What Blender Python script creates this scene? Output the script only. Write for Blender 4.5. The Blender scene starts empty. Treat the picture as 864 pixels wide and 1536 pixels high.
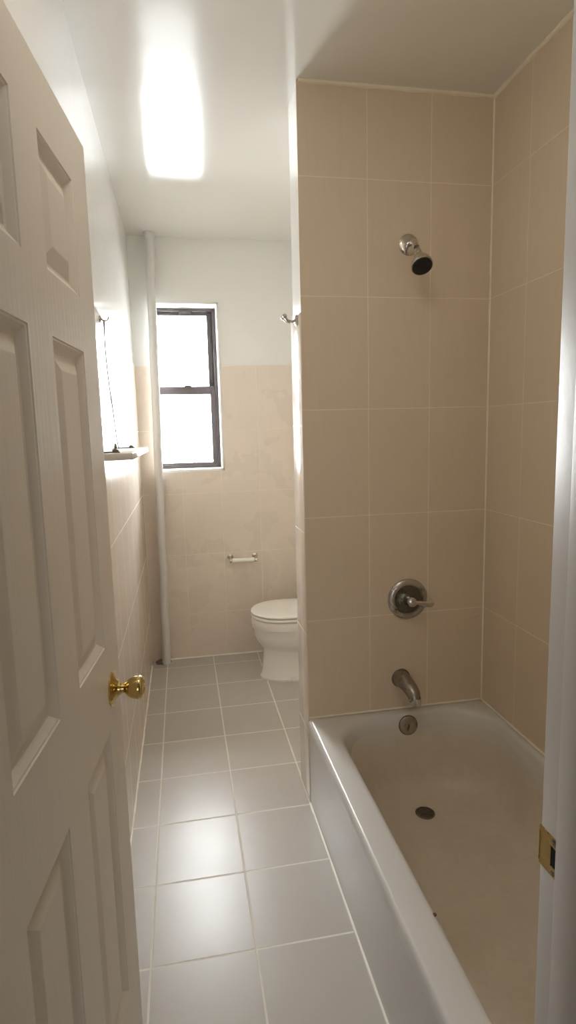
import bpy, bmesh, math
from mathutils import Vector, Matrix

C = bpy.context.scene.collection
PI = math.pi

# ------------------------------------------------------------------ fitted room dimensions (metres)
XL, XR, XP = 0.0, 1.450, 0.705          # left wall, right wall, partition end / tub front
YS, YF, YD = 2.143, 3.833, 0.60         # shower plumbing wall, far wall, doorway wall (room face)
HC, TUB = 2.701, 0.367
TT, TH, TW = 1.9285, 0.406, 0.2443      # tile top, tile height, tile width
PT = 0.008                              # tile thickness
Y2 = 2.318                              # far face of the partition

# ------------------------------------------------------------------ node helper
class NT:
    def __init__(s, name):
        s.m = bpy.data.materials.new(name); s.m.use_nodes = True
        s.t = s.m.node_tree; s.n = s.t.nodes; s.l = s.t.links
        s.b = s.n['Principled BSDF']; s.out = s.n['Material Output']
    def node(s, kind, **kw):
        x = s.n.new(kind)
        for k, v in kw.items(): setattr(x, k, v)
        return x
    def put(s, sock, v):
        if isinstance(v, bpy.types.NodeSocket): s.l.new(v, sock)
        else: sock.default_value = v
    def math(s, op, a, b=None, c=None, clamp=False):
        x = s.node('ShaderNodeMath', operation=op); x.use_clamp = clamp
        s.put(x.inputs[0], a)
        if b is not None: s.put(x.inputs[1], b)
        if c is not None: s.put(x.inputs[2], c)
        return x.outputs[0]
    def coord(s):
        return s.node('ShaderNodeTexCoord').outputs['Object']
    def noise(s, vec, scale, detail=2.0, rough=0.5, stretch=None):
        if stretch:
            mp = s.node('ShaderNodeMapping'); s.l.new(vec, mp.inputs['Vector'])
            mp.inputs['Scale'].default_value = stretch; vec = mp.outputs[0]
        x = s.node('ShaderNodeTexNoise'); s.l.new(vec, x.inputs['Vector'])
        x.inputs['Scale'].default_value = scale; x.inputs['Detail'].default_value = detail
        x.inputs['Roughness'].default_value = rough
        return x.outputs['Fac']
    def mix(s, f, a, b):
        x = s.node('ShaderNodeMix', data_type='RGBA')
        s.put(x.inputs[0], f)
        for i, v in ((6, a), (7, b)):
            if isinstance(v, bpy.types.NodeSocket): s.l.new(v, x.inputs[i])
            else: x.inputs[i].default_value = (*v, 1)
        return x.outputs[2]
    def ramp(s, f, lo, hi, a=0.0, b=1.0):
        x = s.node('ShaderNodeMapRange'); s.put(x.inputs[0], f)
        x.inputs[1].default_value = lo; x.inputs[2].default_value = hi
        x.inputs[3].default_value = a; x.inputs[4].default_value = b
        return x.outputs[0]
    def bump(s, h, strength=0.2, dist=0.001, normal=None):
        x = s.node('ShaderNodeBump'); x.inputs['Strength'].default_value = strength
        x.inputs['Distance'].default_value = dist; s.l.new(h, x.inputs['Height'])
        if normal: s.l.new(normal, x.inputs['Normal'])
        return x.outputs[0]
    def fin(s, col=None, rough=None, metal=None, normal=None, spec=None, coat=None):
        if col is not None:
            if isinstance(col, bpy.types.NodeSocket): s.l.new(col, s.b.inputs['Base Color'])
            else: s.b.inputs['Base Color'].default_value = (*col, 1)
        if rough is not None: s.put(s.b.inputs['Roughness'], rough)
        if metal is not None: s.put(s.b.inputs['Metallic'], metal)
        if spec is not None: s.b.inputs['Specular IOR Level'].default_value = spec
        if coat is not None:
            s.b.inputs['Coat Weight'].default_value = coat[0]; s.b.inputs['Coat Roughness'].default_value = coat[1]
        if normal is not None: s.l.new(normal, s.b.inputs['Normal'])
        return s.m

def tile(name, ua, u0, pu, va, v0, pv, col, col2, grout, gw=0.0032, rough=0.22, streak=1.0, spec=0.5, wavy=0.25, wdist=0.004, uw=1.0, umin=None):
    """glazed rectangular tiles: grid along axes ua and va ('X','Y','Z'), vertical streaks, grout lines"""
    s = NT(name); co = s.coord()
    sep = s.node('ShaderNodeSeparateXYZ'); s.l.new(co, sep.inputs[0])
    ids = []; dist = []
    for ax, o, p in ((ua, u0, pu), (va, v0, pv)):
        q = s.math('DIVIDE', s.math('SUBTRACT', sep.outputs[ax], o), p)
        fr = s.math('FRACT', q); ids.append(s.math('FLOOR', q))
        dist.append(s.math('MULTIPLY', s.math('MINIMUM', fr, s.math('SUBTRACT', 1.0, fr)), p))
    gu = s.math('MULTIPLY', s.ramp(dist[0], gw * 0.35, gw * 0.75, 1.0, 0.0), uw)
    if umin is not None: gu = s.math('MULTIPLY', gu, s.math('GREATER_THAN', sep.outputs[ua], umin))
    g = s.math('MAXIMUM', gu, s.ramp(dist[1], gw * 0.35, gw * 0.75, 1.0, 0.0))
    cid = s.node('ShaderNodeCombineXYZ'); s.l.new(ids[0], cid.inputs[0]); s.l.new(ids[1], cid.inputs[1])
    wn = s.node('ShaderNodeTexWhiteNoise', noise_dimensions='2D'); s.l.new(cid.outputs[0], wn.inputs['Vector'])
    st = s.noise(co, 9.0, 4.0, 0.6, (9, 9, 1.1)) if streak else s.noise(co, 14.0, 4.0, 0.6)
    cl = s.noise(co, 3.0, 3.0, 0.5)
    f = s.math('ADD', s.math('MULTIPLY', st, 0.75), s.math('MULTIPLY', wn.outputs[0], 0.16))
    f = s.math('ADD', f, s.math('MULTIPLY', cl, 0.3))
    f = s.ramp(f, 0.15, 1.05)
    tc = s.mix(f, col, col2)
    # grout is a little uneven, like hand-wiped grout
    gc = s.mix(s.noise(co, 25.0, 2.0), grout, tuple(v * 0.86 for v in grout))
    c = s.mix(g, tc, gc)
    h = s.math('ADD', s.math('MULTIPLY', g, -1.0), s.math('MULTIPLY', st, 0.08))
    n1 = s.bump(s.noise(co, 3.2, 1.0), wavy, wdist)
    n = s.bump(h, 0.45, 0.0012, n1)
    r = s.math('ADD', s.math('MULTIPLY', g, 0.5), s.ramp(cl, 0.1, 0.9, rough * 0.85, rough * 1.15))
    return s.fin(c, r, 0.0, n, spec=spec)

def paint(name, col, rough, bscale=60, bstr=0.1, dist=0.001, var=0.04, spec=0.5, wav=None):
    s = NT(name); co = s.coord()
    f = s.noise(co, 2.5, 4.0, 0.6)
    c = s.mix(f, col, tuple(v * (1 - var) for v in col))
    n = None
    if wav: n = s.bump(s.noise(co, wav[0], 2.0), wav[1], wav[2])
    n = s.bump(s.noise(co, bscale, 3.0), bstr, dist, n)
    return s.fin(c, rough, 0.0, n, spec=spec)

M = {}
BEIGE, BEIGE2 = (0.68, 0.59, 0.465), (0.625, 0.52, 0.40)
BATH, BATH2 = (0.755, 0.685, 0.60), (0.715, 0.63, 0.545)  # same tile as in the shower, lightened to carry the window light
GROUT = (0.84, 0.75, 0.60)
M['tile_plumb'] = tile('glazed_beige_tile_shower', 'X', XR, TW, 'Z', 0.7677, TH, BEIGE, BEIGE2, GROUT, rough=0.30, umin=0.80)
M['tile_side'] = tile('glazed_beige_tile_long_wall', 'Y', YS - 0.24, TW, 'Z', 0.7677, TH, BEIGE, BEIGE2, GROUT, rough=0.30)
M['tile_far'] = tile('glazed_beige_tile_window_wall', 'X', 0.2558, 0.2518, 'Z', TT, TH, BATH, BATH2, (0.86, 0.78, 0.66), rough=0.28, gw=0.0038)
M['tile_left'] = tile('glazed_beige_tile_left_wall', 'Y', YF - 0.1, 0.2518, 'Z', TT, TH, BATH, BATH2, (0.80, 0.72, 0.60), rough=0.20, gw=0.0034, wavy=0.30, wdist=0.004, uw=0.35)
M['tile_end'] = tile('glazed_beige_tile_partition_end', 'Y', YS - 0.03, 0.2518, 'Z', TT, TH, BATH, BATH2, (0.80, 0.72, 0.60), rough=0.13, gw=0.003)
M['tile_floor'] = tile('grey_ceramic_floor_tile', 'X', 0.1018, 0.3022, 'Y', 3.6859, 0.3101, (0.535, 0.505, 0.465), (0.485, 0.455, 0.415), (0.86, 0.82, 0.74), gw=0.006, rough=0.30, streak=0, spec=0.38, wavy=0.12, wdist=0.003)
M['wall_paint'] = paint('cream_gloss_wall_paint', (0.81, 0.81, 0.785), 0.17, 35, 0.12, 0.001, wav=(3.0, 0.25, 0.006))
M['ceiling_paint'] = paint('cream_gloss_ceiling_paint', (0.79, 0.78, 0.74), 0.135, 70, 0.10, 0.001, wav=(6.0, 0.22, 0.003))
M['hall_paint'] = paint('cream_matt_hall_paint', (0.74, 0.68, 0.60), 0.6)
M['caulk'] = paint('cream_caulk', (0.82, 0.76, 0.62), 0.5, 40, 0.5, 0.002)
M['white_caulk'] = paint('white_grout_bead', (0.90, 0.87, 0.80), 0.35, 40, 0.4, 0.001)
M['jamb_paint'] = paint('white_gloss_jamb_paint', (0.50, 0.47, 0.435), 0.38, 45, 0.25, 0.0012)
M['reveal'] = paint('white_window_reveal', (0.88, 0.88, 0.86), 0.4)
M['pipe_paint'] = paint('pale_pipe_paint', (0.68, 0.67, 0.65), 0.3, 30, 0.25, 0.002)
M['dark_frame'] = paint('bronze_grey_window_metal', (0.085, 0.07, 0.072), 0.35, 80, 0.05)
M['porcelain'] = paint('white_porcelain', (0.86, 0.85, 0.81), 0.08, 20, 0.02)
M['seat'] = paint('white_plastic_seat', (0.88, 0.87, 0.82), 0.2, 20, 0.02)
M['black'] = paint('black_rubber', (0.012, 0.011, 0.011), 0.45)
M['void'] = paint('dark_cavity', (0.004, 0.003, 0.003), 0.9)
M['white_plastic'] = paint('white_plastic', (0.88, 0.86, 0.80), 0.25)
M['cord'] = paint('grey_cord', (0.16, 0.15, 0.14), 0.6)

def metal(name, col, rough, bs=30, bstr=0.03):
    s = NT(name); co = s.coord()
    r = s.ramp(s.noise(co, bs, 3.0), 0.3, 0.7, rough * 0.7, rough * 1.5)
    return s.fin(col, r, 1.0, s.bump(s.noise(co, bs * 2, 2.0), bstr, 0.001))
M['chrome'] = metal('worn_chrome', (0.62, 0.60, 0.57), 0.13)
M['dull_chrome'] = metal('dull_chrome', (0.50, 0.47, 0.44), 0.28)
M['dark_chrome'] = metal('tarnished_metal', (0.20, 0.18, 0.16), 0.35)
M['plate_metal'] = metal('brushed_overflow_metal', (0.42, 0.37, 0.31), 0.30)
M['spout_metal'] = metal('scratched_spout_chrome', (0.34, 0.31, 0.28), 0.30)
M['dark_reflection_chrome'] = metal('dark_reflection_chrome', (0.16, 0.16, 0.14), 0.10)  # dark tone paints the reflection in the concave chrome of the valve
M['brass'] = metal('polished_brass', (0.66, 0.49, 0.20), 0.10)
M['old_brass'] = metal('worn_brass', (0.52, 0.38, 0.15), 0.25, 60, 0.1)

def tub_mat():
    s = NT('worn_enamel'); co = s.coord()
    sep = s.node('ShaderNodeSeparateXYZ'); s.l.new(co, sep.inputs[0])
    # worn, slightly yellowed enamel on the bathing surface, cleaner on rim and apron
    a = s.noise(co, 7.0, 6.0, 0.65); b = s.noise(co, 45.0, 3.0, 0.6)
    inx = s.math('MULTIPLY', s.ramp(sep.outputs[0], 0.80, 0.86), s.ramp(sep.outputs[2], 0.33, 0.24))
    dirt = s.math('MULTIPLY', inx, s.ramp(s.math('ADD', s.math('MULTIPLY', a, 0.7), s.math('MULTIPLY', b, 0.3)), 0.35, 0.7))
    base = s.mix(inx, (0.61, 0.60, 0.585), (0.65, 0.59, 0.50))
    c = s.mix(dirt, base, (0.57, 0.505, 0.41))
    r = s.math('ADD', s.math('MULTIPLY', inx, 0.12), 0.24)
    return s.fin(c, r, 0.0, s.bump(b, 0.05, 0.001))
M['tub'] = tub_mat()

def door_mat():
    s = NT('white_satin_door_paint'); co = s.coord()
    # faint embossed wood grain under the paint
    g = s.noise(co, 30.0, 5.0, 0.6, (4, 4, 0.18))
    w = s.node('ShaderNodeTexWave', wave_type='BANDS', bands_direction='Y')
    mp = s.node('ShaderNodeMapping'); s.l.new(co, mp.inputs['Vector']); mp.inputs['Scale'].default_value = (1, 1, 0.08)
    s.l.new(mp.outputs[0], w.inputs['Vector']); w.inputs['Scale'].default_value = 18; w.inputs['Distortion'].default_value = 9
    w.inputs['Detail'].default_value = 2
    h = s.math('ADD', s.math('MULTIPLY', w.outputs['Fac'], 0.5), g)
    c = s.mix(s.noise(co, 3.0, 4.0), (0.83, 0.79, 0.735), (0.80, 0.76, 0.705))
    return s.fin(c, 0.42, 0.0, s.bump(h, 0.22, 0.0008))
M['door'] = door_mat()

def glass_mat():
    s = NT('window_glass')
    tr = s.node('ShaderNodeBsdfTransparent'); tr.inputs[0].default_value = (0.96, 0.97, 0.97, 1)
    gl = s.node('ShaderNodeBsdfGlossy'); gl.inputs['Roughness'].default_value = 0.02
    fr = s.node('ShaderNodeFresnel'); fr.inputs[0].default_value = 1.3
    mx = s.node('ShaderNodeMixShader'); s.l.new(fr.outputs[0], mx.inputs[0])
    s.l.new(tr.outputs[0], mx.inputs[1]); s.l.new(gl.outputs[0], mx.inputs[2])
    s.l.new(mx.outputs[0], s.out.inputs['Surface']); s.n.remove(s.b)
    return s.m
M['glass'] = glass_mat()

# ------------------------------------------------------------------ mesh helpers
def box(bm, a, b, bevel=0.0, seg=2, mat=None):
    r = bmesh.ops.create_cube(bm, size=1.0)['verts']
    sc = [abs(b[i] - a[i]) for i in range(3)]; ce = [(a[i] + b[i]) / 2 for i in range(3)]
    for v in r: v.co = Vector((v.co.x * sc[0] + ce[0], v.co.y * sc[1] + ce[1], v.co.z * sc[2] + ce[2]))
    if bevel:
        es = list({e for v in r for e in v.link_edges})
        bmesh.ops.bevel(bm, geom=es, offset=bevel, segments=seg, profile=0.5, affect='EDGES')
def loft(bm, loops, cap0=True, cap1=True, closed=True):
    rows = [[bm.verts.new(p) for p in L] for L in loops]
    n = len(rows[0])
    for i in range(len(rows) - 1):
        for j in range(n if closed else n - 1):
            k = (j + 1) % n
            bm.faces.new((rows[i][j], rows[i][k], rows[i + 1][k], rows[i + 1][j]))
    if cap0: bm.faces.new(list(reversed(rows[0])))
    if cap1: bm.faces.new(rows[-1])
def frame_of(d):
    d = Vector(d).normalized(); a = Vector((0, 0, 1)) if abs(d.z) < 0.9 else Vector((1, 0, 0))
    u = d.cross(a).normalized(); return u, d.cross(u).normalized(), d
def lathe(bm, o, d, prof, n=40, cap0=True, cap1=True):
    """prof: (distance along d, radius)"""
    u, v, w = frame_of(d); o = Vector(o)
    loft(bm, [[o + w * t + (u * math.cos(2 * PI * k / n) + v * math.sin(2 * PI * k / n)) * max(r, 1e-4) for k in range(n)] for t, r in prof], cap0, cap1)
def spline(pts, n=8):
    P = [Vector(p) for p in pts]; P = [P[0] * 2 - P[1]] + P + [P[-1] * 2 - P[-2]]; out = []
    for i in range(1, len(P) - 2):
        for k in range(n):
            t = k / n; a, b, c, d = P[i - 1:i + 3]
            out.append(0.5 * ((2 * b) + (c - a) * t + (2 * a - 5 * b + 4 * c - d) * t * t + (3 * b - a - 3 * c + d) * t ** 3))
    return out + [P[-2]]
def tube(bm, pts, r, n=20, ru=None):
    """r: radius or list of radii; ru: optional second-axis radii"""
    P = [Vector(p) for p in pts]; L = []
    up = None
    for i, p in enumerate(P):
        d = (P[min(i + 1, len(P) - 1)] - P[max(i - 1, 0)]).normalized()
        if up is None: up, _, _ = frame_of(d)
        up = (up - d * up.dot(d)).normalized(); v = d.cross(up)
        ra = r[i] if isinstance(r, (list, tuple)) else r
        rb = ru[i] if ru else ra
        L.append([p + up * math.cos(2 * PI * k / n) * ra + v * math.sin(2 * PI * k / n) * rb for k in range(n)])
    loft(bm, L)
def obj(name, bm, mat, parent=None, smooth=True, ang=35, **props):
    bmesh.ops.remove_doubles(bm, verts=bm.verts, dist=1e-6)
    bmesh.ops.recalc_face_normals(bm, faces=bm.faces)
    for f in bm.faces: f.smooth = smooth
    for e in bm.edges:
        if len(e.link_faces) == 2 and e.calc_face_angle(0) > math.radians(ang): e.smooth = False
    me = bpy.data.meshes.new(name); bm.to_mesh(me); bm.free()
    me.materials.append(M[mat] if isinstance(mat, str) else mat)
    o = bpy.data.objects.new(name, me); C.objects.link(o)
    if parent:
        o.parent = parent
        # children keep world coordinates when the thing has its own origin
        pm = Matrix.Identity(4); q = parent; chain = []
        while q: chain.append(q); q = q.parent
        for q in reversed(chain): pm = pm @ q.matrix_basis
        o.matrix_basis = pm.inverted() if parent.type == 'EMPTY' else Matrix.Identity(4)
    for k, v in props.items(): o[k] = v
    return o
def B(*boxes, bevel=0.0):
    bm = bmesh.new()
    for b in boxes: box(bm, b[0], b[1], bevel)
    return bm
def thing(name, label, cat, loc, group=None, kind=None):
    o = bpy.data.objects.new(name, None); C.objects.link(o); o.location = loc; o.empty_display_size = 0.05
    if label: o['label'] = label
    if cat: o['category'] = cat
    if group: o['group'] = group
    if kind: o['kind'] = kind
    return o
def struct(name, bm, mat, label=None, **kw):
    o = obj(name, bm, mat, **kw); o['kind'] = 'structure'
    if label: o['label'] = label
    return o

# ------------------------------------------------------------------ room shell
HX0, HX1, HY = -1.9, 1.85, -2.6         # hallway the photograph is taken from
WT = 0.14
struct('floor', B(((HX0 - WT, HY - WT, -0.1), (HX1 + WT, YF + 0.25, 0))), 'tile_floor', 'light grey square floor tiles with pale grout lines')
struct('ceiling', B(((HX0 - WT, HY - WT, HC), (HX1 + WT, YF + 0.25, HC + 0.1))), 'ceiling_paint', 'glossy cream ceiling over bathroom and shower')
# left wall
wl = struct('wall_left', B(((-0.15, YD, 0), (-PT, YF + 0.25, HC))), 'wall_paint', 'glossy cream painted wall behind the open door')
obj('tile_cladding', B(((-PT, YD, 0), (0, YF + PT, TT)), bevel=0.002), 'tile_left', wl)
# far wall with window hole
WX0, WX1, WZ0, WZ1 = 0.100, 0.530, 1.258, 2.318
ya, yb = YF + PT, YF + 0.25
wb = struct('wall_back', B(((-PT, ya, 0), (WX0, yb, HC)), ((WX1, ya, 0), (XR + 0.16, yb, HC)), ((WX0, ya, 0), (WX1, yb, WZ0)), ((WX0, ya, WZ1), (WX1, yb, HC))), 'wall_paint', 'cream painted far wall around the narrow window')
obj('tile_cladding', B(((0, YF, 0), (WX0, ya, TT)), ((WX1 + 0.004, YF, 0), (XR + PT, ya, TT)), ((WX0, YF, 0), (WX1 + 0.004, ya, WZ0 - 0.004))), 'tile_far', wb)
# right wall
wr = struct('wall_right', B(((XR + PT, 0.46, 0), (XR + 0.16, ya, HC))), 'wall_paint', 'wall along the inner side of the bathtub')
obj('tile_cladding', B(((XR, YD, 0), (XR + PT, YS, HC)), ((XR, Y2, 0), (XR + PT, YF, TT))), 'tile_side', wr)
# partition behind the shower fittings
wp = struct('wall_partition', B(((XP + PT, YS + PT, 0), (XR + PT, Y2, HC))), 'wall_paint', 'partition wall between bathtub and toilet')
obj('tile_cladding', B(((XP + 0.003, YS, 0), (XR, YS + PT, HC))), 'tile_plumb', wp)
obj('end_tile', B(((XP, YS + 0.003, 0), (XP + PT, Y2 + PT, TT)), bevel=0.0015), 'tile_end', wp)
obj('back_tile', B(((XP + PT, Y2, 0), (XR, Y2 + PT, TT))), 'tile_far', wp)
# doorway wall, hole for the door
JX0, JX1, JZ = 0.028, 0.6805, 2.045        # finished opening
JY0, JY1 = 0.455, 0.605
ox0, ox1, oz = JX0 - 0.02, JX1 + 0.018, JZ + 0.02
wf = struct('wall_front', B(((HX0 - WT, 0.46, 0), (ox0, 0.60, HC)), ((ox1, 0.46, 0), (XR + PT, 0.60, HC)), ((ox0, 0.46, oz), (ox1, 0.60, HC))), 'hall_paint', 'wall around the doorway')
obj('tile_cladding', B(((XP, 0.60, 0), (XR, 0.608, HC))), 'tile_plumb', wf)
# hallway
struct('wall_hall_left', B(((HX0 - WT, HY, 0), (HX0, 0.46, HC))), 'hall_paint')
struct('wall_hall_right', B(((HX1, HY, 0), (HX1 + WT, 0.46, HC)), ((XR + 0.16, 0.46, 0), (HX1 + WT, 0.60, HC))), 'hall_paint')
wx0, wx1, wz0, wz1 = -1.5, 0.4, 0.45, 2.15
struct('wall_hall_back', B(((HX0 - WT, HY - WT, 0), (wx0, HY, HC)), ((wx1, HY - WT, 0), (HX1 + WT, HY, HC)), ((wx0, HY - WT, 0), (wx1, HY, wz0)), ((wx0, HY - WT, wz1), (wx1, HY, HC))), 'hall_paint')
w2 = struct('added_hall_window', B(((wx0, HY - 0.09, wz0), (wx0 + 0.05, HY - 0.04, wz1)), ((wx1 - 0.05, HY - 0.09, wz0), (wx1, HY - 0.04, wz1)), ((wx0, HY - 0.09, wz0), (wx1, HY - 0.04, wz0 + 0.05)), ((wx0, HY - 0.09, wz1 - 0.05), (wx1, HY - 0.04, wz1)), ((wx0, HY - 0.09, 1.47), (wx1, HY - 0.04, 1.53))), 'reveal')  # unseen window, added as a broad soft fill through the doorway
obj('pane', B(((wx0 + 0.05, HY - 0.07, wz0 + 0.05), (wx1 - 0.05, HY - 0.066, wz1 - 0.05))), 'glass', w2)

# beads of caulk and grout in the corners
def bead(pts, r=0.004, mat='caulk', name='trim_1', seed=0):
    bm = bmesh.new()
    P = [Vector(p) for p in pts]; out = []
    for i in range(len(P) - 1):
        n = max(2, int((P[i + 1] - P[i]).length / 0.04))
        for k in range(n + (i == len(P) - 2)): out.append(P[i].lerp(P[i + 1], k / n))
    rr = [r * (1 + 0.28 * math.sin(i * 2.3 + seed) * math.cos(i * 0.9 + seed)) for i in range(len(out))]
    tube(bm, out, rr, 8); return struct(name, bm, mat)
bead([(XP + 0.01, YS, HC - 0.001), (XR, YS, HC - 0.001), (XR, YD + 0.02, HC - 0.001)], 0.009, 'caulk', 'trim_1')
bead([(XR, YS, HC), (XR, YS, TUB)], 0.0042, 'caulk', 'trim_2', 2)
bead([(XP + 0.005, YS - 0.001, TUB + 0.001), (XR - 0.002, YS - 0.001, TUB + 0.001), (XR - 0.002, 0.62, TUB + 0.001)], 0.0045, 'caulk', 'trim_3', 4)
bead([(XP + 0.001, 0.61, 0.0), (XP + 0.001, YS, 0.0)], 0.0055, 'white_caulk', 'trim_4', 1)
bead([(0.12, YF, 0.0), (XR, YF, 0.0)], 0.006, 'white_caulk', 'trim_5', 3)
bead([(0.0, YD, 0.0), (0.0, YF - 0.09, 0.0)], 0.006, 'white_caulk', 'trim_6', 5)

# ------------------------------------------------------------------ door frame on the right and left of the opening
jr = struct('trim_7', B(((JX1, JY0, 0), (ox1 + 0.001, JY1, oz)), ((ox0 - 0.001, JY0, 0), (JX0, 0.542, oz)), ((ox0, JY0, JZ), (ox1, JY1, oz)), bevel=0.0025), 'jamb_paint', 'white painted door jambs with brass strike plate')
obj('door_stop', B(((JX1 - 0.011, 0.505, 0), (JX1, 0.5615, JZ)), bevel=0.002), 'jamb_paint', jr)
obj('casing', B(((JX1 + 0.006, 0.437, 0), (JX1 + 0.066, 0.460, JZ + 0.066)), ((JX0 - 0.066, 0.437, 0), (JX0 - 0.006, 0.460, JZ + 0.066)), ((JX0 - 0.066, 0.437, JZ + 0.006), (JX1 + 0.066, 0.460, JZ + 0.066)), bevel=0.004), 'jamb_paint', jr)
# strike plate: a brass plate with a rectangular latch hole and a bent lip
SZ = 0.982
bm = bmesh.new()
px = JX1 - 0.0012; y0_, y1_ = 0.563, JY1 + 0.0005; hy0, hy1 = 0.566, 0.583; hz = 0.013; pz = 0.026
for a, b in (((px, y0_, SZ - pz), (JX1 + 0.001, y1_, SZ - hz)), ((px, y0_, SZ + hz), (JX1 + 0.001, y1_, SZ + pz)), ((px, y0_, SZ - hz), (JX1 + 0.001, hy0, SZ + hz)), ((px, hy1, SZ - hz), (JX1 + 0.001, y1_, SZ + hz))):
    box(bm, a, b)
sp = obj('strike_plate', bm, 'old_brass', jr, label='worn brass strike plate')
obj('lip', B(((px - 0.001, y1_ - 0.0005, SZ - 0.022), (px + 0.007, y1_ + 0.0015, SZ + 0.022)), bevel=0.0006), 'brass', sp)
obj('latch_hole', B(((px + 0.0004, hy0, SZ - hz), (JX1 + 0.0008, hy1, SZ + hz))), 'void', sp)
for zz in (-0.021, 0.021):
    bm = bmesh.new(); lathe(bm, (px - 0.0008, 0.578, SZ + zz), (1, 0, 0), [(0, 0.0015), (0.0003, 0.0036), (0.0015, 0.0038)], 16)
    obj('screw', bm, 'dark_chrome', sp)

# ------------------------------------------------------------------ six-panel door, opened inwards against the left wall
TH_ = 0.0967; DXE, DYE = 0.1085, 1.1995; DW, DH, DT = 0.654, 2.030, 0.035
hinge = Vector((DXE - math.sin(TH_) * DW, DYE - math.cos(TH_) * DW, 0))
door = thing('door_1', 'white six-panel door standing open at the left with a brass knob', 'door', hinge, kind='structure')
door.rotation_euler = (0, 0, -TH_)        # local: Y runs hinge -> free edge, X = face towards the camera side
cols = [(0.1015, 0.2765), (0.3775, 0.5525)]  # measured from the free edge
cols = [(DW - b, DW - a) for a, b in cols][::-1]
rowsz = [(0.372, 0.941), (1.1074, 1.6508), (1.7434, 1.9328)]
def local(name, bm, mat, parent=door, **kw):
    o = obj(name, bm, mat, None, **kw); o.parent = parent; return o
def slab():
    bm = bmesh.new()
    ys = [0.0] + [v for c in cols for v in c] + [DW]; zs = [0.008] + [v for r in rowsz for v in r] + [DH]
    for x in (0.0, -DT):
        for i in range(len(ys) - 1):
            for j in range(len(zs) - 1):
                if i % 2 == 1 and j % 2 == 1: continue
                bm.faces.new([bm.verts.new((x, y, z)) for y, z in ((ys[i], zs[j]), (ys[i + 1], zs[j]), (ys[i + 1], zs[j + 1]), (ys[i], zs[j + 1]))])
    for (ya_, za), (yb_, zb) in (((0, zs[0]), (DW, zs[0])), ((DW, zs[0]), (DW, DH)), ((DW, DH), (0, DH)), ((0, DH), (0, zs[0]))):
        bm.faces.new([bm.verts.new(p) for p in ((0, ya_, za), (0, yb_, zb), (-DT, yb_, zb), (-DT, ya_, za))])
    return bm
local('door_slab', slab(), 'door', smooth=False)
PROF = [(0, 0), (0.0015, 0.002), (0.004, 0.0028), (0.014, 0.0112), (0.018, 0.0125), (0.020, 0.0125), (0.044, 0.0035), (0.046, 0.0032)]
for (c0, c1) in cols:
    for (r0, r1) in rowsz:
        bm = bmesh.new()
        for sx, off in ((-1, 0.0), (1, -DT)):
            L = []
            for ins, dep in PROF:
                L.append([(off + sx * dep, y, z) for y, z in ((c0 + ins, r0 + ins), (c1 - ins, r0 + ins), (c1 - ins, r1 - ins), (c0 + ins, r1 - ins))])
            loft(bm, L, cap0=False)
        local('panel', bm, 'door', smooth=False)
# knob: turned brass, on both faces, with rosette
KZ = 1.012; KY = DW - 0.068
def knob(sign, x0, reach):
    bm = bmesh.new(); k = reach / 0.064
    lathe(bm, (x0, KY, KZ), (sign, 0, 0), [(t * k, r) for t, r in [(0.004, 0.0140), (0.012, 0.0130), (0.017, 0.0125), (0.019, 0.0095), (0.0235, 0.0090), (0.0265, 0.0115), (0.031, 0.0160), (0.037, 0.0198), (0.045, 0.0222), (0.053, 0.0228), (0.058, 0.0218), (0.0605, 0.0195), (0.0615, 0.0150), (0.0600, 0.0140), (0.0600, 0.004)]], 48)
    o = local('knob', bm, 'brass', label='polished brass knob')
    bm = bmesh.new()
    lathe(bm, (x0, KY, KZ), (sign, 0, 0), [(0.0, 0.0335), (0.002, 0.0335), (0.004, 0.031), (0.0055, 0.026), (0.0075, 0.022), (0.010, 0.0185), (0.013, 0.015), (0.013, 0.01)], 48)
    local('rosette', bm, 'brass', o)
    return o
k = knob(1, 0.0, 0.064)
bm = bmesh.new(); box(bm, (0.0618, KY - 0.0012, KZ - 0.006), (0.0632, KY + 0.0012, KZ + 0.006), 0.0004)
local('turn_button', bm, 'old_brass', k)
knob(-1, -DT, 0.046)
bm = bmesh.new(); box(bm, (-DT / 2 - 0.012, DW - 0.001, KZ - 0.028), (-DT / 2 + 0.012, DW + 0.001, KZ + 0.028), 0.0004); box(bm, (-DT / 2 - 0.006, DW, KZ - 0.008), (-DT / 2 + 0.006, DW + 0.009, KZ + 0.008), 0.002)
local('latch', bm, 'old_brass', label='brass latch plate')
for z in (0.25, 1.05, 1.80):
    bm = bmesh.new(); lathe(bm, (-DT - 0.004 + 0.004, -0.004, z - 0.045), (0, 0, 1), [(0, 0.005), (0.09, 0.005)], 16)
    local('hinge', bm, 'old_brass')

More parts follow.
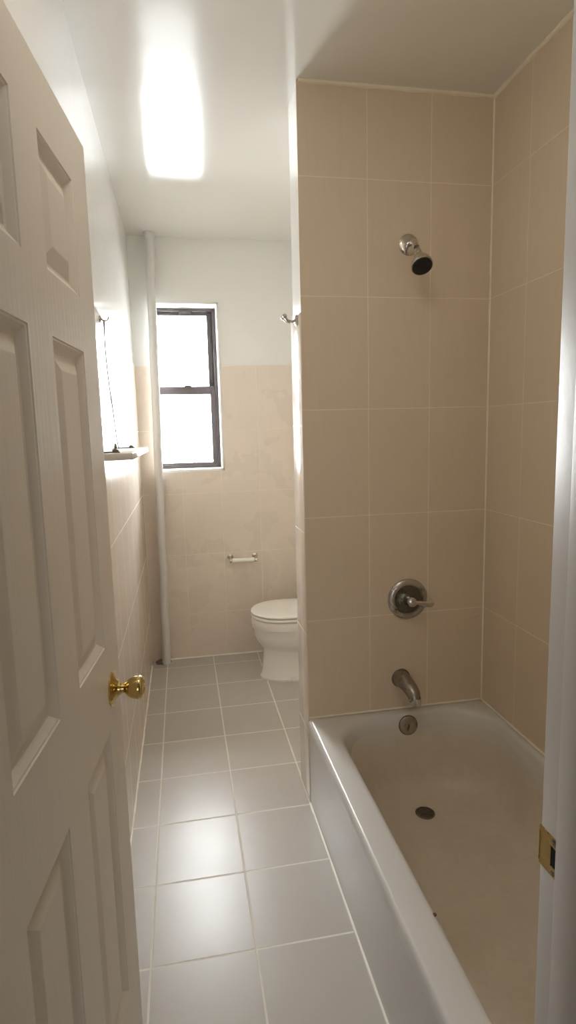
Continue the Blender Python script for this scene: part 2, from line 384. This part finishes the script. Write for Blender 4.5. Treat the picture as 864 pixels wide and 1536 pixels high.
# ------------------------------------------------------------------ window
FY = YF + 0.135
win = thing('window_1', 'narrow double-hung window with dark metal frame beside the pipe', None, (0.32, FY, WZ0), kind='structure')
bm = bmesh.new()   # white reveal liner and sill
t = 0.012
for a, b in (((WX0, YF + 0.002, WZ0), (WX1, yb - 0.03, WZ0 + t + 0.004)), ((WX0, YF + 0.002, WZ1 - t), (WX1, yb - 0.03, WZ1)), ((WX0, YF + 0.002, WZ0), (WX0 + 0.005, yb - 0.03, WZ1)), ((WX1 - t, YF + 0.002, WZ0), (WX1, yb - 0.03, WZ1))):
    box(bm, a, b, 0.002)
obj('reveal', bm, 'reveal', win)
fx0, fx1, fz0, fz1 = WX0 + 0.005, WX1 - t, WZ0 + t + 0.004, WZ1 - t
def ringbox(bm, x0, x1, z0, z1, y0, y1, l, r, b, tp, bev=0.0015):
    box(bm, (x0, y0, z0), (x0 + l, y1, z1), bev); box(bm, (x1 - r, y0, z0), (x1, y1, z1), bev)
    box(bm, (x0 + l * .5, y0 + .0005, z0), (x1 - r * .5, y1 - .0005, z0 + b), bev); box(bm, (x0 + l * .5, y0 + .0005, z1 - tp), (x1 - r * .5, y1 - .0005, z1), bev)
bm = bmesh.new(); ringbox(bm, fx0, fx1, fz0, fz1, FY, FY + 0.075, 0.006, 0.020, 0.016, 0.018)
obj('window_frame', bm, 'dark_frame', win)
ZM = 1.785
bm = bmesh.new(); ringbox(bm, fx0 + 0.004, fx1 - 0.018, ZM - 0.02, fz1 - 0.012, FY + 0.038, FY + 0.066, 0.016, 0.038, 0.035, 0.026)
us = obj('upper_sash', bm, 'dark_frame', win)
obj('pane', B(((fx0 + 0.015, FY + 0.050, ZM), (fx1 - 0.05, FY + 0.054, fz1 - 0.03))), 'glass', us)
bm = bmesh.new(); ringbox(bm, fx0 + 0.004, fx1 - 0.018, fz0 + 0.010, ZM + 0.026, FY + 0.006, FY + 0.034, 0.014, 0.034, 0.026, 0.052)
ls = obj('lower_sash', bm, 'dark_frame', win)
obj('pane', B(((fx0 + 0.013, FY + 0.018, fz0 + 0.030), (fx1 - 0.046, FY + 0.022, ZM - 0.015))), 'glass', ls)
obj('sash_lock', B(((0.30, FY - 0.002, ZM + 0.024), (0.345, FY + 0.03, ZM + 0.034)), bevel=0.003), 'dark_frame', win)
obj('sash_stop', B(((0.285, FY - 0.006, fz1 - 0.048), (0.365, FY + 0.036, fz1 - 0.014)), bevel=0.002), 'dark_frame', win, label='small grey block under the top rail')

# ------------------------------------------------------------------ riser pipe in the far corner
ptop, pbot = Vector((0.131, 3.77, HC - 0.001)), Vector((0.094, 3.77, 0.0))
pp = thing('riser_pipe', 'pale painted vertical pipe in the far left corner beside the window', 'pipe', pbot)
bm = bmesh.new(); n = 26
tube(bm, [pbot.lerp(ptop, i / n) + Vector((0.0012 * math.sin(i * 1.3), 0, 0)) for i in range(n + 1)], 0.027, 28)
obj('pipe_shaft', bm, 'pipe_paint', pp)
bm = bmesh.new(); lathe(bm, ptop, (0, 0, -1), [(0, 0.033), (0.012, 0.033), (0.030, 0.030), (0.036, 0.027)], 28)
obj('ceiling_collar', bm, 'pipe_paint', pp)
def dirt_mat():
    s = NT('dirty_mortar'); co = s.coord()
    return s.fin(s.mix(s.noise(co, 60, 4.0), (0.05, 0.04, 0.03), (0.32, 0.27, 0.2)), 0.9, 0, s.bump(s.noise(co, 90, 4), 0.8, 0.004))
M['dirt'] = dirt_mat()
bm = bmesh.new(); L = []
for t_, r_, z_ in ((0, 1.0, 0), (0, 0.95, 0.006), (0, 0.8, 0.014), (0, 0.62, 0.018)):
    L.append([(0.070 + 0.048 * r_ * math.cos(a) * (1 + 0.12 * math.sin(3 * a + 1) + 0.08 * math.sin(7 * a)), 3.790 + 0.036 * r_ * math.sin(a) * (1 + 0.15 * math.sin(4 * a)), z_) for a in [2 * PI * k / 32 for k in range(32)]])
loft(bm, L); obj('mortar_patch', bm, 'dirt', pp, label='dark dirty mortar around the pipe foot')

# ------------------------------------------------------------------ bathtub
def rrect(x0, x1, y0, y1, r, z, n=10):
    r = min(r, (x1 - x0) / 2 - 1e-4, (y1 - y0) / 2 - 1e-4); out = []
    for cx, cy, a0, s0, s1 in ((x1 - r, y1 - r, 0, (x1, y0 + r), (x1, y1 - r)), (x0 + r, y1 - r, 90, (x1 - r, y1), (x0 + r, y1)), (x0 + r, y0 + r, 180, (x0, y1 - r), (x0, y0 + r)), (x1 - r, y0 + r, 270, (x0 + r, y0), (x1 - r, y0))):
        for k in range(n): t = k / n; out.append((s0[0] + (s1[0] - s0[0]) * t, s0[1] + (s1[1] - s0[1]) * t, z))
        for k in range(n): a = math.radians(a0 + 90 * k / n); out.append((cx + r * math.cos(a), cy + r * math.sin(a), z))
    return out
bx1, by0, by1 = XR - 0.001, 0.609, YS - 0.001
tub = thing('bathtub', 'white enamel alcove bathtub with worn yellowed basin below the shower', 'bathtub', (1.08, 1.38, 0))
bm = bmesh.new()
A = [(0.7075, 0, 0.003, 0.0), (0.7075, 0, 0.003, 0.318), (0.7050, 0, 0.003, 0.326), (0.7050, 0, 0.004, 0.352), (0.7075, 0.002, 0.006, 0.3600), (0.7120, 0.004, 0.008, 0.3650), (0.7180, 0.006, 0.010, 0.3670)]
L = [rrect(x, bx1 - i, by0 + i, by1 - i, r, z) for x, i, r, z in A]
for x0, x1, y0, y1, r, z in ((0.780, 1.432, 0.680, 2.106, 0.15, 0.3668), (0.790, 1.427, 0.690, 2.100, 0.155, 0.3645), (0.797, 1.421, 0.698, 2.094, 0.16, 0.358), (0.802, 1.416, 0.706, 2.088, 0.165, 0.345),
        (0.812, 1.409, 0.735, 2.080, 0.17, 0.30), (0.826, 1.399, 0.785, 2.068, 0.175, 0.235), (0.845, 1.385, 0.85, 2.054, 0.18, 0.165), (0.862, 1.370, 0.90, 2.040, 0.175, 0.120), (0.885, 1.348, 0.95, 2.020, 0.165, 0.092), (0.915, 1.320, 1.00, 1.990, 0.15, 0.078), (0.95, 1.285, 1.05, 1.95, 0.13, 0.072), (1.00, 1.235, 1.15, 1.93, 0.11, 0.070), (1.06, 1.165, 1.3, 1.90, 0.05, 0.069)):
    L.append(rrect(x0, x1, y0, y1, r, z))
loft(bm, L, cap0=False)
obj('basin', bm, 'tub', tub, ang=60)
# rust chip on the rim
bm = bmesh.new(); lathe(bm, (0.7935, 1.155, 0.3635), (-0.3, 0, 1), [(0, 0.0055), (0.0012, 0.005), (0.0018, 0.002)], 9)
M['rust'] = paint('rust', (0.10, 0.035, 0.015), 0.8)
obj('rust_chip', bm, 'rust', tub, label='small rust chip on the rim edge')
# overflow plate
od = Vector((0, -1, 0.14)).normalized(); oc = Vector((1.101, 2.0825, 0.322))
bm = bmesh.new(); lathe(bm, oc, od, [(0, 0.0365), (0.003, 0.0365), (0.006, 0.034), (0.007, 0.030), (0.0075, 0.014), (0.0065, 0.004)], 40)
ov = obj('overflow_plate', bm, 'plate_metal', tub, label='round chrome overflow plate')
bm = bmesh.new(); lathe(bm, oc - od * 0.001, od, [(0, 0.040), (0.002, 0.0395), (0.003, 0.036)], 40)
obj('gasket', bm, 'dark_chrome', ov)
bm = bmesh.new(); tube(bm, [oc + od * 0.0085 + Vector((0.003, 0, 0.004)), oc + od * 0.012 + Vector((0, 0, -0.004)), oc + od * 0.0085 + Vector((-0.004, 0, -0.018))], [0.0035, 0.003, 0.0025], 10)
obj('trip_lever', bm, 'dark_chrome', ov)
# drain
dc = Vector((1.093, 1.893, 0.0698))
bm = bmesh.new(); lathe(bm, dc, (0, 0, 1), [(0, 0.036), (0.002, 0.036), (0.0035, 0.033), (0.003, 0.030), (-0.004, 0.0285), (-0.004, 0.002)], 36)
dr = obj('drain', bm, 'dark_chrome', tub, label='round tarnished drain strainer')
bm = bmesh.new()
for a in range(4):
    q = Matrix.Rotation(a * PI / 4 + 0.3, 4, 'Z'); box(bm, (-0.0285, -0.0016, -0.002), (0.0285, 0.0016, 0.0015))
    for v in bm.verts[-8:]: v.co = q @ v.co + dc
lathe(bm, dc + Vector((0, 0, -0.002)), (0, 0, 1), [(0, 0.008), (0.004, 0.0075), (0.005, 0.004)], 20)
obj('strainer_bars', bm, 'dark_chrome', dr)

# ------------------------------------------------------------------ shower fittings
sx, sz = 1.119, 2.173
sh = thing('wall_shower', 'small chrome shower head with black face high on the tiled wall', 'shower head', (sx, YS, sz))
bm = bmesh.new(); lathe(bm, (sx, YS + 0.0005, sz), (0, -1, 0), [(0, 0.0385), (0.003, 0.0385), (0.006, 0.036), (0.009, 0.028), (0.011, 0.018), (0.012, 0.012)], 40)
obj('flange', bm, 'chrome', sh)
bm = bmesh.new(); tube(bm, spline([(sx, YS, sz), (sx, YS - 0.035, sz - 0.001), (sx - 0.001, YS - 0.062, sz - 0.012), (sx - 0.003, YS - 0.084, sz - 0.034)], 8), 0.0105, 20)
obj('shower_arm', bm, 'chrome', sh)
hd = Vector((-0.03, -0.60, -0.80)).normalized(); hc = Vector((1.112, 2.000, 2.060))
bm = bmesh.new()
ho = hc - hd * 0.082
lathe(bm, ho, hd, [(0, 0.010), (0.002, 0.0135), (0.016, 0.0135), (0.018, 0.011), (0.022, 0.0125), (0.028, 0.0165), (0.034, 0.0165), (0.039, 0.020), (0.048, 0.0285), (0.058, 0.0345), (0.070, 0.0375), (0.080, 0.0385), (0.083, 0.0375), (0.083, 0.0350)], 44)
obj('head_shell', bm, 'chrome', sh)
bm = bmesh.new(); lathe(bm, hc + hd * 0.0005, hd, [(0, 0.0350), (0.003, 0.0345), (0.005, 0.030), (0.0055, 0.003)], 44)
for rr, nn in ((0.010, 6), (0.019, 12), (0.027, 18)):
    u, v, w = frame_of(hd)
    for q in range(nn):
        a = 2 * PI * q / nn; lathe(bm, hc + hd * 0.0045 + (u * math.cos(a) + v * math.sin(a)) * rr, hd, [(0, 0.0018), (0.0022, 0.0012)], 8)
obj('spray_face', bm, 'black', sh, label='black rubber spray face')

vx, vz = 1.120, 0.827
vl = thing('shower_valve', 'round chrome mixer valve with a lever on the tiled wall below the shower head', 'shower valve', (vx, YS, vz))
bm = bmesh.new(); lathe(bm, (vx, YS + 0.0005, vz), (0, -1, 0), [(0, 0.083), (0.004, 0.083), (0.009, 0.080), (0.013, 0.073), (0.0145, 0.064), (0.0135, 0.060), (0.009, 0.0575), (0.006, 0.055)], 64)
obj('escutcheon', bm, 'dull_chrome', vl)
bm = bmesh.new(); lathe(bm, (vx, YS - 0.004, vz), (0, -1, 0), [(0, 0.0575), (0.003, 0.0572), (0.0045, 0.045), (0.0075, 0.030), (0.012, 0.022)], 56)
obj('dial', bm, 'dark_reflection_chrome', vl, label='chrome centre disc with its dark reflection in the colour')
bm = bmesh.new(); lathe(bm, (vx, YS - 0.008, vz), (0, -1, 0), [(0, 0.024), (0.018, 0.022), (0.030, 0.020), (0.044, 0.0195), (0.050, 0.017), (0.054, 0.010), (0.055, 0.002)], 36)
obj('handle_hub', bm, 'chrome', vl)
bm = bmesh.new(); hp = spline([(vx, YS - 0.050, vz), (vx + 0.030, YS - 0.055, vz - 0.004), (vx + 0.055, YS - 0.060, vz - 0.009), (vx + 0.085, YS - 0.062, vz - 0.010)], 8)
n = len(hp); tube(bm, hp, [0.0085 if i < n * .4 else 0.0085 - 0.002 * math.sin((i / n - .4) * 3) if i < n - 2 else 0.004 for i in range(n)], 16, [0.010 - 0.003 * math.sin(min(1, i / n * 1.6) * PI) + 0.004 * (i / n) if i < n - 2 else 0.005 for i in range(n)])
obj('lever', bm, 'chrome', vl)
for a in (0.6, 0.6 + PI):
    bm = bmesh.new(); lathe(bm, (vx + 0.064 * math.cos(a), YS - 0.0135, vz + 0.064 * math.sin(a)), (0, -1, 0), [(0, 0.0045), (0.0025, 0.0042), (0.003, 0.002)], 14)
    obj('screw', bm, 'dark_chrome', vl)

tx, tz = 1.092, 0.497
tsp = thing('tub_spout', 'chrome bath spout above the overflow plate of the bathtub', 'spout', (tx, YS, tz))
bm = bmesh.new(); sp_ = spline([(tx, YS, tz), (tx + 0.002, YS - 0.035, tz), (tx + 0.006, YS - 0.075, tz - 0.006), (tx + 0.010, YS - 0.108, tz - 0.020), (tx + 0.012, YS - 0.125, tz - 0.044)], 8)
n = len(sp_); tube(bm, sp_, [0.034 - 0.012 * (i / (n - 1)) ** 1.5 for i in range(n)], 28, [0.036 - 0.014 * (i / (n - 1)) ** 1.2 for i in range(n)])
obj('spout_body', bm, 'spout_metal', tsp)
bm = bmesh.new(); lathe(bm, (tx + 0.013, YS - 0.126, tz - 0.030), (0.02, -0.12, -1), [(0, 0.0195), (0.028, 0.0200), (0.030, 0.018), (0.028, 0.015), (0.020, 0.014)], 28)
obj('outlet', bm, 'chrome', tsp)
bm = bmesh.new(); lathe(bm, (tx + 0.001, YS + 0.0005, tz), (0, -1, 0), [(0, 0.039), (0.004, 0.039), (0.006, 0.036)], 28)
obj('spout_flange', bm, 'dark_chrome', tsp)

# ------------------------------------------------------------------ toilet (faces the left wall)
ty = 3.415
def egg(x0, x1, hw, z, n=48, p=2.0, k=0.42):
    """egg outline, widest towards the back"""
    xm = x0 + (x1 - x0) * k; out = []
    for i in range(n):
        a = 2 * PI * i / n; c, s_ = math.cos(a), math.sin(a)
        rx = (x1 - xm) if c > 0 else (xm - x0)
        q = 2.0 / (p if c <= 0 else p + 0.8)
        out.append((xm + rx * math.copysign(abs(c) ** q, c), ty + hw * math.copysign(abs(s_) ** q, s_), z))
    return out
tl = thing('toilet', 'white porcelain toilet with closed lid beyond the partition wall', 'toilet', (0.9, ty, 0))
bm = bmesh.new()
loft(bm, [egg(*a) for a in ((0.672, 1.28, 0.128, 0.0), (0.670, 1.28, 0.130, 0.012), (0.680, 1.27, 0.122, 0.028), (0.688, 1.26, 0.112, 0.07), (0.693, 1.25, 0.107, 0.13), (0.695, 1.25, 0.106, 0.175), (0.688, 1.25, 0.116, 0.195), (0.668, 1.25, 0.140, 0.220), (0.650, 1.25, 0.158, 0.25), (0.640, 1.25, 0.168, 0.285), (0.634, 1.25, 0.174, 0.325), (0.627, 1.25, 0.182, 0.335), (0.625, 1.25, 0.185, 0.372), (0.630, 1.25, 0.182, 0.386), (0.645, 1.24, 0.17, 0.389))])
obj('bowl', bm, 'porcelain', tl)
bm = bmesh.new()
loft(bm, [egg(*a) for a in ((0.634, 1.10, 0.178, 0.391), (0.627, 1.105, 0.185, 0.395), (0.626, 1.105, 0.186, 0.404), (0.632, 1.10, 0.180, 0.409))])
obj('seat', bm, 'seat', tl)
bm = bmesh.new()
loft(bm, [egg(*a) for a in ((0.634, 1.105, 0.178, 0.4125), (0.626, 1.11, 0.186, 0.416), (0.625, 1.11, 0.187, 0.424), (0.632, 1.105, 0.181, 0.431), (0.66, 1.09, 0.155, 0.4345), (0.72, 1.05, 0.10, 0.4355))])
obj('lid', bm, 'seat', tl)
for dy in (-0.075, 0.075):
    bm = bmesh.new(); lathe(bm, (1.125, ty + dy - 0.02, 0.405), (0, 1, 0), [(0, 0.012), (0.04, 0.012)], 16)
    obj('seat_hinge', bm, 'seat', tl)
bm = bmesh.new(); box(bm, (1.19, ty - 0.21, 0.385), (1.425, ty + 0.21, 0.745), 0.02, 4)
tk = obj('tank', bm, 'porcelain', tl)
bm = bmesh.new(); box(bm, (1.18, ty - 0.222, 0.745), (1.435, ty + 0.222, 0.785), 0.012, 3)
obj('tank_lid', bm, 'porcelain', tl)
bm = bmesh.new(); tube(bm, [(1.188, ty - 0.15, 0.69), (1.172, ty - 0.15, 0.69), (1.168, ty - 0.13, 0.688), (1.168, ty - 0.085, 0.684)], [0.010, 0.008, 0.006, 0.007], 12)
obj('flush_lever', bm, 'chrome', tk)
bm = bmesh.new(); lathe(bm, (0.86, ty - 0.118, 0.012), (0, 0, 1), [(0, 0.016), (0.01, 0.015), (0.018, 0.009), (0.02, 0.002)], 18)
obj('bolt_cap', bm, 'seat', tl)

# ------------------------------------------------------------------ toilet paper holder on the far wall
ph = thing('toilet_paper_holder', 'empty toilet paper holder with white roller under the window', 'toilet paper holder', (0.628, YF, 0.668))
for x in (0.545, 0.712):
    bm = bmesh.new()
    lathe(bm, (x, YF + 0.0003, 0.680), (0, -1, 0), [(0, 0.019), (0.004, 0.019), (0.008, 0.014), (0.010, 0.009)], 24)
    tube(bm, spline([(x, YF - 0.006, 0.680), (x, YF - 0.030, 0.677), (x, YF - 0.050, 0.664)], 6), [0.0075] * 13, 14)
    lathe(bm, (x - 0.008, YF - 0.052, 0.662), (1, 0, 0), [(0, 0.012), (0.002, 0.0145), (0.014, 0.0145), (0.016, 0.012)], 20)
    obj('post', bm, 'chrome', ph)
bm = bmesh.new(); lathe(bm, (0.552, YF - 0.052, 0.662), (1, 0, 0), [(0, 0.008), (0.002, 0.0155), (0.148, 0.0155), (0.152, 0.008)], 24)
obj('roller', bm, 'white_plastic', ph, label='white plastic spring roller')
# ------------------------------------------------------------------ robe hook on the partition end
hk = thing('robe_hook', 'small chrome robe hook on the partition edge beside the shower', 'hook', (XP, 2.20, 1.911))
bm = bmesh.new(); lathe(bm, (XP + 0.0003, 2.20, 1.911), (-1, 0, 0), [(0, 0.020), (0.004, 0.020), (0.008, 0.016), (0.010, 0.010)], 28)
obj('back_plate', bm, 'dull_chrome', hk)
for s_ in (-1, 1):
    bm = bmesh.new(); tube(bm, spline([(XP - 0.006, 2.20, 1.911), (XP - 0.022, 2.20 + s_ * .004, 1.906), (XP - 0.038, 2.20 + s_ * .012, 1.909), (XP - 0.048, 2.20 + s_ * .017, 1.920)], 6), 0.0048, 14)
    bmesh.ops.create_uvsphere(bm, u_segments=14, v_segments=10, radius=0.0085, matrix=Matrix.Translation((XP - 0.049, 2.20 + s_ * .018, 1.923)))
    obj('prong', bm, 'dull_chrome', hk)

# ------------------------------------------------------------------ shelf on the left wall and the cord hanging to it
SHZ = 1.452; sy0, sy1 = 1.76, 2.54
sf = thing('wall_shelf', 'narrow white shelf on metal brackets on the left wall beyond the door', 'shelf', (0, (sy0 + sy1) / 2, SHZ))
bm = bmesh.new(); box(bm, (0.004, sy0, SHZ - 0.020), (0.120, sy1, SHZ), 0.004)
obj('shelf_board', bm, 'white_plastic', sf)
for y in (1.84, 2.42):
    bm = bmesh.new()
    lathe(bm, (0.0, y, SHZ + 0.003), (1, 0, 0), [(0, 0.018), (0.004, 0.018), (0.008, 0.012)], 20)
    box(bm, (0.004, y - 0.007, SHZ - 0.024), (0.085, y + 0.007, SHZ - 0.0195), 0.001)
    box(bm, (0.004, y - 0.007, SHZ - 0.0005), (0.075, y + 0.007, SHZ + 0.004), 0.001)
    lathe(bm, (0.062, y, SHZ + 0.003), (0, 0, 1), [(0, 0.010), (0.005, 0.009), (0.009, 0.004)], 16)
    obj('bracket', bm, 'dark_chrome', sf)
cd = thing('hanging_cord', 'thin grey cord hanging from a small hook down to the white shelf', 'cord', (0.012, 2.2, 1.906))
bm = bmesh.new()
tube(bm, spline([(0.014, 2.190, 1.902), (0.010, 2.215, 1.80), (0.009, 2.262, 1.70), (0.011, 2.318, 1.60), (0.012, 2.345, 1.545), (0.010, 2.395, 1.500), (0.014, 2.405, 1.455)], 8), 0.0022, 8)
obj('cord', bm, 'cord', cd)
bm = bmesh.new(); lathe(bm, (0.0, 2.19, 1.908), (1, 0, 0), [(0, 0.012), (0.003, 0.012), (0.006, 0.006)], 18)
tube(bm, spline([(0.004, 2.19, 1.908), (0.018, 2.19, 1.902), (0.028, 2.19, 1.906), (0.030, 2.19, 1.916)], 5), 0.003, 10)
obj('hook', bm, 'dull_chrome', cd)

# ------------------------------------------------------------------ unseen fill light, added at the doorway end to brighten the shower
cl = thing('added_fill_light', 'added round fill light, out of view above the doorway end of the bathroom', 'fill light', (0.42, 1.00, HC))
bm = bmesh.new(); lathe(bm, (0.42, 1.00, HC), (0, 0, -1), [(0, 0.155), (0.022, 0.155), (0.026, 0.150)], 48)
obj('fill_light_rim', bm, 'jamb_paint', cl)
def fill_light_mat():
    s = NT('fill_light_glow'); e = s.node('ShaderNodeEmission'); e.inputs[0].default_value = (1.0, 0.92, 0.80, 1); e.inputs[1].default_value = 12.3
    s.l.new(e.outputs[0], s.out.inputs['Surface']); s.n.remove(s.b); return s.m
M['lamp'] = fill_light_mat()
bm = bmesh.new(); lathe(bm, (0.42, 1.00, HC - 0.024), (0, 0, -1), [(0, 0.148), (0.02, 0.146), (0.045, 0.132), (0.065, 0.105), (0.078, 0.065), (0.083, 0.02)], 48)
obj('fill_light_diffuser', bm, 'lamp', cl)
# ------------------------------------------------------------------ daylight
W = bpy.data.worlds.new('overcast_daylight'); bpy.context.scene.world = W; W.use_nodes = True
bg = W.node_tree.nodes['Background']; bg.inputs[0].default_value = (0.97, 0.985, 1.0, 1); bg.inputs[1].default_value = 10.0
tc = W.node_tree.nodes.new('ShaderNodeTexCoord'); sp3 = W.node_tree.nodes.new('ShaderNodeSeparateXYZ'); mr = W.node_tree.nodes.new('ShaderNodeMapRange')
W.node_tree.links.new(tc.outputs['Generated'], sp3.inputs[0]); W.node_tree.links.new(sp3.outputs[1], mr.inputs[0])
mr.inputs[1].default_value = -0.2; mr.inputs[2].default_value = 0.2; mr.inputs[3].default_value = 2.0; mr.inputs[4].default_value = 62.0
# ground outside is darker than the sky and the pale facades near the horizon
mg = W.node_tree.nodes.new('ShaderNodeMapRange'); W.node_tree.links.new(sp3.outputs[2], mg.inputs[0])
mg.inputs[1].default_value = -0.475; mg.inputs[2].default_value = -0.40; mg.inputs[3].default_value = 0.09; mg.inputs[4].default_value = 1.0
mm = W.node_tree.nodes.new('ShaderNodeMath'); mm.operation = 'MULTIPLY'
ms = W.node_tree.nodes.new('ShaderNodeMapRange'); W.node_tree.links.new(sp3.outputs[2], ms.inputs[0])
ms.inputs[1].default_value = 0.10; ms.inputs[2].default_value = 0.35; ms.inputs[3].default_value = 1.0; ms.inputs[4].default_value = 0.95
mk = W.node_tree.nodes.new('ShaderNodeMath'); mk.operation = 'MULTIPLY'
W.node_tree.links.new(mr.outputs[0], mk.inputs[0]); W.node_tree.links.new(ms.outputs[0], mk.inputs[1])
W.node_tree.links.new(mk.outputs[0], mm.inputs[0]); W.node_tree.links.new(mg.outputs[0], mm.inputs[1]); W.node_tree.links.new(mm.outputs[0], bg.inputs[1])
def portal(name, loc, rot, sx_, sy_):
    l = bpy.data.lights.new(name, 'AREA'); l.shape = 'RECTANGLE'; l.size = sx_; l.size_y = sy_; l.cycles.is_portal = True
    o = bpy.data.objects.new(name, l); C.objects.link(o); o.location = loc; o.rotation_euler = rot
portal('window_daylight_portal', ((WX0 + WX1) / 2, yb - 0.005, (WZ0 + WZ1) / 2), (-PI / 2, 0, 0), WX1 - WX0, WZ1 - WZ0)
portal('added_hall_window_portal', ((wx0 + wx1) / 2, HY - WT + 0.005, (wz0 + wz1) / 2), (PI / 2, 0, 0), wx1 - wx0, wz1 - wz0)  # portal for the added hall window

# ------------------------------------------------------------------ camera
cam = bpy.data.cameras.new('camera'); co = bpy.data.objects.new('camera', cam); C.objects.link(co)
yaw, pitch, roll = 0.1774, 0.1385, -0.0248
fw = Vector((math.sin(yaw) * math.cos(pitch), math.cos(yaw) * math.cos(pitch), -math.sin(pitch)))
rt = Vector((math.cos(yaw), -math.sin(yaw), 0)); up = rt.cross(fw)
r2 = rt * math.cos(roll) + up * math.sin(roll); u2 = -rt * math.sin(roll) + up * math.cos(roll)
mw = Matrix((r2, u2, -fw)).transposed().to_4x4(); mw.translation = (0.2587, 0, 1.5051)
co.matrix_world = mw
cam.sensor_fit = 'VERTICAL'; cam.sensor_height = 36.0; cam.lens = 36.0 * 873.74 / 1536.0
cam.clip_start = 0.02; cam.clip_end = 50
sc = bpy.context.scene; sc.camera = co
sc.view_settings.view_transform = 'Standard'; sc.view_settings.look = 'None'; sc.view_settings.gamma = 1.0
sc.view_settings.use_curve_mapping = False
sc.view_settings.exposure = 0.12
sc.cycles.max_bounces = 16; sc.cycles.diffuse_bounces = 10; sc.cycles.glossy_bounces = 8; sc.cycles.transparent_max_bounces = 12
